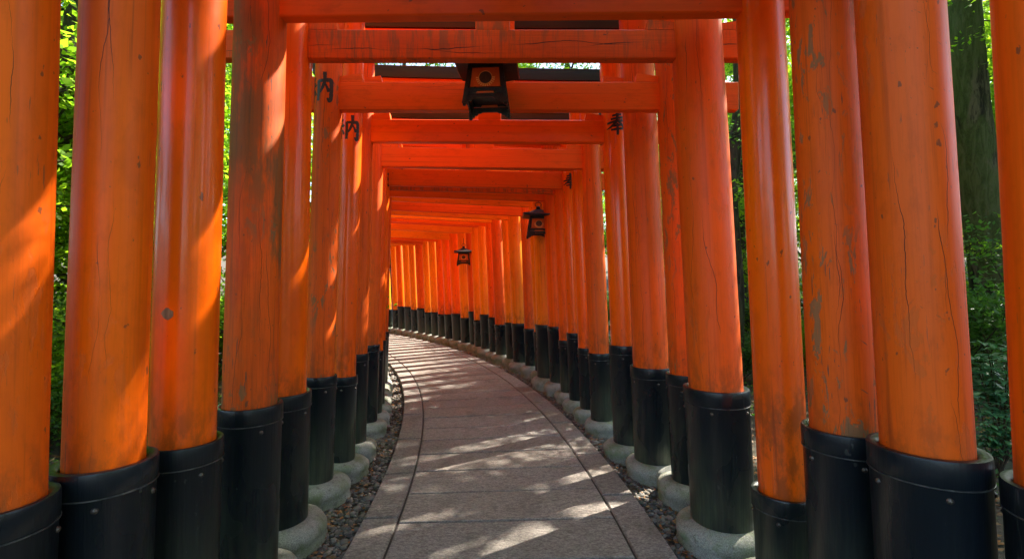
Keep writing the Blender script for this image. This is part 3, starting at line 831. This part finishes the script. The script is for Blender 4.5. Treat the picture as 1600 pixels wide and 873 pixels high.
protos = [make_tree('maple_tree', 21, 6.5, .11, M['leaf'], M['bark'], 34000, .085, .22, .5),
          make_tree('maple_tree', 22, 7.5, .14, M['leaf'], M['bark'], 36000, .09, .25, .45),
          make_tree('maple_tree', 23, 5.0, .08, M['leaf'], M['bark'], 26000, .08, .15, .5),
          make_tree('evergreen_tree', 24, 7.5, .16, M['leafdark'], M['bark'], 34000, .075, .2, .4)]
def make_shrub(seed, mat, n=6000, h=1.2, leaf=.06, name='shrub'):
    rng = random.Random(seed); nr = np.random.default_rng(seed)
    root = empty(name); mb = MB(); tips = []
    for k in range(9):
        a = rng.uniform(0, 6.28)
        limb(mb, rng, Vector((.08*math.cos(a), .08*math.sin(a), -.05)), Vector((math.cos(a)*.6, math.sin(a)*.6, 1)), h*rng.uniform(.6, 1), .014, 1, tips, 5)
    mb.build('stem', M['bark'], root)
    T = np.array([tuple(t) for t in tips])
    C = T[nr.integers(0, len(T), n)]+nr.normal(size=(n, 3))*np.array([.10, .10, .06])
    C[:, 2] = np.maximum(C[:, 2], .03)
    Vv, Ff = leaf_quads(C, leaf, rng=nr); np_mesh('foliage', Vv, Ff, mat, root)
    return root
shr = [make_shrub(31, M['leafdark'], 7000, 1.1, .06), make_shrub(32, M['leaf'], 7000, 1.3, .06), make_shrub(33, M['leafdark'], 8000, 1.7, .065)]

def place(proto, used, x, y, rz, sc, dz=0):
    o = proto if not used.get(proto.name) else copy_tree(proto)
    used[proto.name] = True
    o.location = (x, y, ground_z(x, y)+dz); o.rotation_euler = (0, 0, rz); o.scale = (sc, sc, sc)
    return o
protos.append(make_tree('canopy_tree', 27, 9.0, .17, M['leaf'], M['bark'], 30000, .09, .55, .42))
used = {}
rr = random.Random(5)
# (side, list of (x, y)) ; trees stand clear of the rows of gates
tree_spots = []
def try_spots(n, xr, yr, dmin, omin, sc):
    c = 0
    for _ in range(n*40):
        if c >= n: break
        x = rr.uniform(*xr); y = rr.uniform(*yr)
        t_, o_ = path_coords(x, y)
        if abs(o_) < omin: continue
        if any((x-a)**2+(y-b)**2 < dmin*dmin for a, b, *_ in tree_spots): continue
        tree_spots.append((x, y, sc)); c += 1
SUN_AZ = math.radians(55)
tree_spots += [(5.6, 8.6, .75), (10.8, 7.4, 1.1), (-4.4, 6.6, .9), (-6.3, 5.0, .95), (-5.6, 8.2, 1.0), (-8.5, 8.5, 1.1), (-7.2, 11.5, 1.1)]
try_spots(8, (11, 22), (6, 22), 2.6, 10.5, 1.2)
try_spots(9, (-20, -7), (2, 16), 2.6, 4.5, 1.25)
try_spots(12, (-8, 14), (21, 33), 2.6, 7.5, 1.4)
try_spots(4, (-9, 9), (-9, -3), 3.0, 4.2, 1.1)
CANOPY = [(-3.7, 1.4), (-3.9, -2.4), (3.5, -2.6), (4.3, 2.3), (8.2, 3.4), (5.0, -.4), (-8, 36), (-2, 37), (4, 36), (9.5, 37), (5.2, 10.8)]  # added to shade gates and path, mostly unseen; distant ones are backdrop
for i, (x, y) in enumerate(CANOPY):
    o = place(protos[4], used, x, y, 1.1*i, [1, .95, 1.05, .95, 1.0, 1.1, 2.3, 2.2, 2.4, 2.2, .82][i])
    side = 'right' if x > 0 else 'left'
    tag(o, f'tall spreading tree {side} of the gates whose canopy is added for shade and backdrop', 'tree', f'canopy trees {side} of the gates')
tree_spots += [(7.2, 13.2, .85), (9.0, 17.5, 1.25), (5.2, 16.6, 1.0), (12, 14, 1.2), (-6.0, 6.6, 1.0), (-9.5, 6.2, 1.2), (-8, 4.6, 1.1)]
for i, (x, y, sc) in enumerate(tree_spots):
    t_, o_ = path_coords(x, y)
    p = protos[[0, 1, 2, 0, 1, 3][i % 6]]
    o = place(p, used, x, y, rr.uniform(0, 6.28), sc*rr.uniform(.9, 1.1))
    side = 'right' if o_ > 0 else 'left'
    kd = 'evergreen' if p is protos[3] else 'maple'
    ad = 'dark green' if kd == 'evergreen' else 'bright yellow green'
    tag(o, f'{ad} {kd} tree in the woods {side} of the gates, seen through the gaps', 'tree', f'{kd} trees in the woods {side} of the gates')
# shrubs
spots = []
def shrub_field(n, xr, yr, omin, omax):
    c = 0
    for _ in range(n*30):
        if c >= n: break
        x = rr.uniform(*xr); y = rr.uniform(*yr); t_, o_ = path_coords(x, y)
        if not (omin < abs(o_) < omax): continue
        if .84 < x/y < 1.12 and y < 7.4: continue          # open litter before the mossy tree
        if any((x-a)**2+(y-b)**2 < .75**2 for a, b in spots): continue
        spots.append((x, y)); c += 1
shrub_field(26, (3.4, 12), (5.2, 16), 3.6, 12)
shrub_field(30, (-13, -3.2), (3.2, 14), 3.2, 12)
shrub_field(8, (-4, 6), (17, 26), 3, 8)
for i, (x, y) in enumerate(spots):
    t_, o_ = path_coords(x, y)
    p = shr[i % 3]; o = place(p, used, x, y, rr.uniform(0, 6.28), rr.uniform(.7, 1.25))
    side = 'right' if o_ > 0 else 'left'
    tag(o, f'leafy green shrub on the forest floor {side} of the gates', 'shrub', f'shrubs in the undergrowth {side} of the gates')

# big mossy tree seen at the right edge, and the dark leaning tree at the left edge
def special_tree(name, base, pts, rads, limbs, mat, leafmat, seed, leaves):
    rng = random.Random(seed); nr = np.random.default_rng(seed)
    root = empty(name, base); mb = MB(); tips = []
    mb.tube(pts, rads, 22)
    for (p, d, L, r) in limbs: limb(mb, rng, Vector(p), Vector(d), L, r, 2, tips, 9, .3)
    mb.build('trunk', mat, root)
    T = np.array([tuple(t) for t in tips]); sel = nr.integers(0, len(T), leaves//26)
    cc = T[sel]+nr.normal(size=(len(sel), 3))*.15
    C = np.repeat(cc, 26, 0)+nr.normal(size=(len(cc)*26, 3))*np.array([.17, .17, .06])
    Vv, Ff = leaf_quads(C, .07, rng=nr); np_mesh('crown', Vv, Ff, leafmat, root)
    return root
o = special_tree('mossy_tree', (7.05, 7.0, 0), [(.15, 0, -.2), (.12, 0, .15), (.02, 0, .8), (-.05, 0, 1.8), (-.22, 0, 3.0), (-.38, 0, 4.2), (-.48, 0, 5.6), (-.42, .1, 7.5), (-.3, .2, 9)],
    [.46, .33, .27, .255, .24, .225, .21, .17, .1], [((-.28, 0, 3.3), (1, -.1, 1.0), 2.8, .12), ((-.48, 0, 5.8), (-1, .3, .8), 2.6, .10), ((-.42, .1, 7.2), (.3, 1, .7), 2.6, .10), ((-.3, .2, 8.8), (.2, -.5, 1), 2.2, .09)], M['mossbark'], M['leaf'], 77, 40000)
tag(o, 'big tree with a dark trunk covered in green moss, behind the right end pillars', 'tree')
o = special_tree('leaning_tree', (-5.1, 4.9, 0), [(-1.2, .1, -.2), (-.95, 0, .6), (-.6, 0, 1.7), (-.15, 0, 2.7), (.32, 0, 3.6), (.75, .1, 4.6), (1.0, .2, 6)],
    [.3, .22, .19, .17, .15, .12, .08], [((-.15, 0, 2.7), (-.6, .3, 1), 1.8, .08), ((.75, .1, 4.5), (-1, .5, .5), 2.0, .07), ((1, .2, 5.8), (.3, .4, .8), 1.6, .06)], M['bark'], M['leaf'], 78, 12000)
tag(o, 'dark rough trunk leaning to the right between the two leftmost pillars', 'tree')
o = special_tree('thin_dark_tree', (3.55, 7.7, 0), [(0, 0, -.2), (.05, 0, 1.5), (-.05, 0, 3.0), (.1, 0, 4.5), (.05, 0, 6.5)], [.16, .12, .11, .09, .06],
    [((-.05, 0, 3.0), (1, .1, .4), 1.6, .05), ((.1, 0, 4.5), (-1, .4, .5), 1.8, .05)], M['bark'], M['leafdark'], 79, 8000)
tag(o, 'thin dark tree showing behind the stout right pillars', 'tree')

# broad-leaved plants by the right edge
def broad_plant(seed, h):
    rng = random.Random(seed); nr = np.random.default_rng(seed)
    root = empty('broadleaf_shrub'); mb = MB(); Vs = []; Fs = []; nb = 0
    for k in range(13):
        a = rng.uniform(0, 6.28); tilt = rng.uniform(.15, .8); L = h*rng.uniform(.5, 1)
        pts = [Vector((.03*math.cos(a), .03*math.sin(a), -.03))]
        for i in range(1, 6):
            f = i/5; pts.append(Vector((math.cos(a)*tilt*L*f**1.3*.7, math.sin(a)*tilt*L*f**1.3*.7, L*f)))
        mb.tube(pts, [.009-.0012*i for i in range(6)], 5)
        for w in (pts[3], pts[4], pts[5], (pts[4]+pts[5])/2):
            m = 7
            for j in range(m):
                b = 2*math.pi*j/m+rng.uniform(-.3, .3); ll = rng.uniform(.10, .17); wd = ll*.18
                d = Vector((math.cos(b), math.sin(b), rng.uniform(-.2, .35))).normalized(); s_ = Vector((-math.sin(b), math.cos(b), 0))
                mid = w+d*ll*.5+Vector((0, 0, .012)); q = w+d*ll*.22; q2 = w+d*ll*.78+Vector((0, 0, .004)); tip = w+d*ll-Vector((0, 0, ll*.14))
                vs = [w, q-s_*wd*.7, q+s_*wd*.7, mid-s_*wd, mid+s_*wd, q2-s_*wd*.75, q2+s_*wd*.75, tip]
                Vs += [tuple(v) for v in vs]; Fs += [(nb, nb+1, nb+2), (nb+1, nb+3, nb+4, nb+2), (nb+3, nb+5, nb+6, nb+4), (nb+5, nb+7, nb+6)]; nb += 8
    mb.build('stem', M['bark'], root); new_mesh('foliage', Vs, Fs, M['leafbroad'], root, smooth=True)
    return root
b1 = broad_plant(41, 1.15); b1.location = (4.45, 4.35, 0)
tag(b1, 'tall shrub with whorls of long shiny leaves, in front of the mossy trunk', 'shrub', 'broad leaved shrubs at the right edge')
b2 = copy_tree(b1); b2.location = (4.0, 3.95, -.05); b2.scale = (.62, .62, .62); b2.rotation_euler = (0, 0, 2.1)
b2['label'] = 'lower shrub with long shiny leaves, just left of the rightmost pillar, beside the leaf litter'
b3 = copy_tree(b1); b3.location = (5.75, 5.6, 0); b3.scale = (.8, .8, .6); b3.rotation_euler = (0, 0, 4.0)
b3['label'] = 'farther shrub with long leaves at the foot of the mossy trunk'

# ------------------------------------------------------------------ loose stuff on the ground
ICO = None
def ico():
    p = (1+5**.5)/2
    v = np.array([(-1,p,0),(1,p,0),(-1,-p,0),(1,-p,0),(0,-1,p),(0,1,p),(0,-1,-p),(0,1,-p),(p,0,-1),(p,0,1),(-p,0,-1),(-p,0,1)], float)
    v /= np.linalg.norm(v[0])
    f = np.array([(0,11,5),(0,5,1),(0,1,7),(0,7,10),(0,10,11),(1,5,9),(5,11,4),(11,10,2),(10,7,6),(7,1,8),(3,9,4),(3,4,2),(3,2,6),(3,6,8),(3,8,9),(4,9,5),(2,4,11),(6,2,10),(8,6,7),(9,8,1)])
    # one subdivision
    vs = list(map(tuple, v)); cache = {}
    def mid(a, b):
        k = (min(a, b), max(a, b))
        if k not in cache:
            m = (np.array(vs[a])+np.array(vs[b]))/2; m /= np.linalg.norm(m); cache[k] = len(vs); vs.append(tuple(m))
        return cache[k]
    nf = []
    for a, b, c in f:
        ab, bc, ca = mid(a, b), mid(b, c), mid(c, a); nf += [(a, ab, ca), (b, bc, ab), (c, ca, bc), (ab, bc, ca)]
    return np.array(vs), np.array(nf)
def pebbles():
    bv, bf = ico(); rng = np.random.default_rng(9); Vs = []; Fs = []; nb = 0
    for _ in range(15500):
        t_ = rng.uniform(0, 1)**1.35*16+1.2
        sg = rng.choice([-1, 1])
        o_ = sg*(HALF+.012+abs(rng.normal(0, .30)) if rng.random() < .75 else rng.uniform(HALF, 2.0))
        x, y, _z = P(t_, o_)
        s = rng.uniform(.008, .024)*(1.5 if rng.random() < .10 else 1)*(1.25 if t_ > 8 else 1)
        A = rng.normal(size=(3, 3)); q, _ = np.linalg.qr(A)
        sc_ = np.array([1, rng.uniform(.6, 1), rng.uniform(.4, .75)])*s
        v = bv*(1+.16*rng.normal(size=(len(bv), 1)))*sc_
        ang = rng.uniform(0, 6.28); ca, sa = math.cos(ang), math.sin(ang)
        tl = rng.uniform(-.4, .4)
        v = v @ np.array([[ca, sa, 0], [-sa, ca, 0], [0, 0, 1]]) @ np.array([[1, 0, 0], [0, math.cos(tl), math.sin(tl)], [0, -math.sin(tl), math.cos(tl)]])
        v += np.array([x, y, ground_z(x, y)+s*.25])
        Vs.append(v); Fs.append(bf+nb); nb += len(v)
    o = np_mesh('gravel', np.concatenate(Vs), np.concatenate(Fs), M['pebble'])
    tag(o, 'small dark gravel between the path and the base stones', 'gravel', kind='stuff')
pebbles()
def litter(name, n, fn, size, mat, label, up=1.6, seed=3, cat='leaves', lift=.012):
    rng = np.random.default_rng(seed); C = []
    for _ in range(n):
        x, y = fn(rng); C.append((x, y, ground_z(x, y)+rng.uniform(.003, lift)))
    Vv, Ff = leaf_quads(np.array(C), size, up=up, aspect=.6, rng=rng)
    o = np_mesh(name, Vv, Ff, mat); tag(o, label, cat, kind='stuff')
def near_strip(rng):
    o_ = rng.choice([-1, 1])*(HALF+.02+abs(rng.normal(0, .35))); return P(rng.uniform(1, 15), o_)[:2]
def woods(rng):
    o_ = rng.choice([-1, 1])*rng.uniform(1.5, 9); return P(rng.uniform(-1, 12), o_)[:2]
litter('fallen_leaves', 4600, near_strip, .034, M['litter'], 'dry orange brown leaves scattered on the gravel beside the path', seed=4, lift=.03)
litter('leaf_litter', 46000, woods, .055, M['litter'], 'carpet of dry brown leaves on the forest floor', seed=5, lift=.03)
litter('ground_cover', 26000, lambda r: P(r.uniform(1, 12), r.choice([-1, 1])*r.uniform(3.0, 10))[:2], .05, M['leafdark'], 'low green plants covering the forest floor', up=.8, seed=6, cat='plants', lift=.16)

# ------------------------------------------------------------------ camera, light, render
cam = bpy.data.cameras.new('camera'); co = bpy.data.objects.new('camera', cam); COL.objects.link(co)
co.location = (0, 0, CAM_H); co.rotation_euler = (math.radians(90), 0, 0)
cam.sensor_width = 36; cam.lens = 36*750/1600; cam.shift_y = 12.5/1600; cam.clip_end = 400; cam.clip_start = .05
S.camera = co

SUN_EL = math.radians(44)
w = bpy.data.worlds.new('World'); S.world = w; w.use_nodes = True
nt = w.node_tree; nt.nodes.clear()
sky = nt.nodes.new('ShaderNodeTexSky'); sky.sky_type = 'NISHITA'; sky.sun_disc = False
sky.sun_elevation = SUN_EL; sky.sun_rotation = SUN_AZ       # clockwise from +Y, as the lamp below
sky.air_density = 1; sky.dust_density = 1.5; sky.ozone_density = 1
bg = nt.nodes.new('ShaderNodeBackground'); bg.inputs[1].default_value = .15
wo = nt.nodes.new('ShaderNodeOutputWorld'); nt.links.new(sky.outputs[0], bg.inputs[0]); nt.links.new(bg.outputs[0], wo.inputs[0])
sl = bpy.data.lights.new('sun', 'SUN'); sl.energy = 5; sl.angle = math.radians(.5); sl.color = (1, .93, .80)
so = bpy.data.objects.new('sun', sl); COL.objects.link(so)
d = Vector((math.sin(SUN_AZ)*math.cos(SUN_EL), math.cos(SUN_AZ)*math.cos(SUN_EL), math.sin(SUN_EL)))
so.rotation_euler = d.to_track_quat('Z', 'Y').to_euler(); so.location = d*30

S.render.engine = 'CYCLES'
try:
    S.cycles.max_bounces = 9; S.cycles.diffuse_bounces = 7; S.cycles.transmission_bounces = 4
except Exception: pass
S.view_settings.view_transform = 'Standard'; S.view_settings.look = 'None'
S.view_settings.exposure = 2.35; S.view_settings.gamma = 1; S.view_settings.use_curve_mapping = False
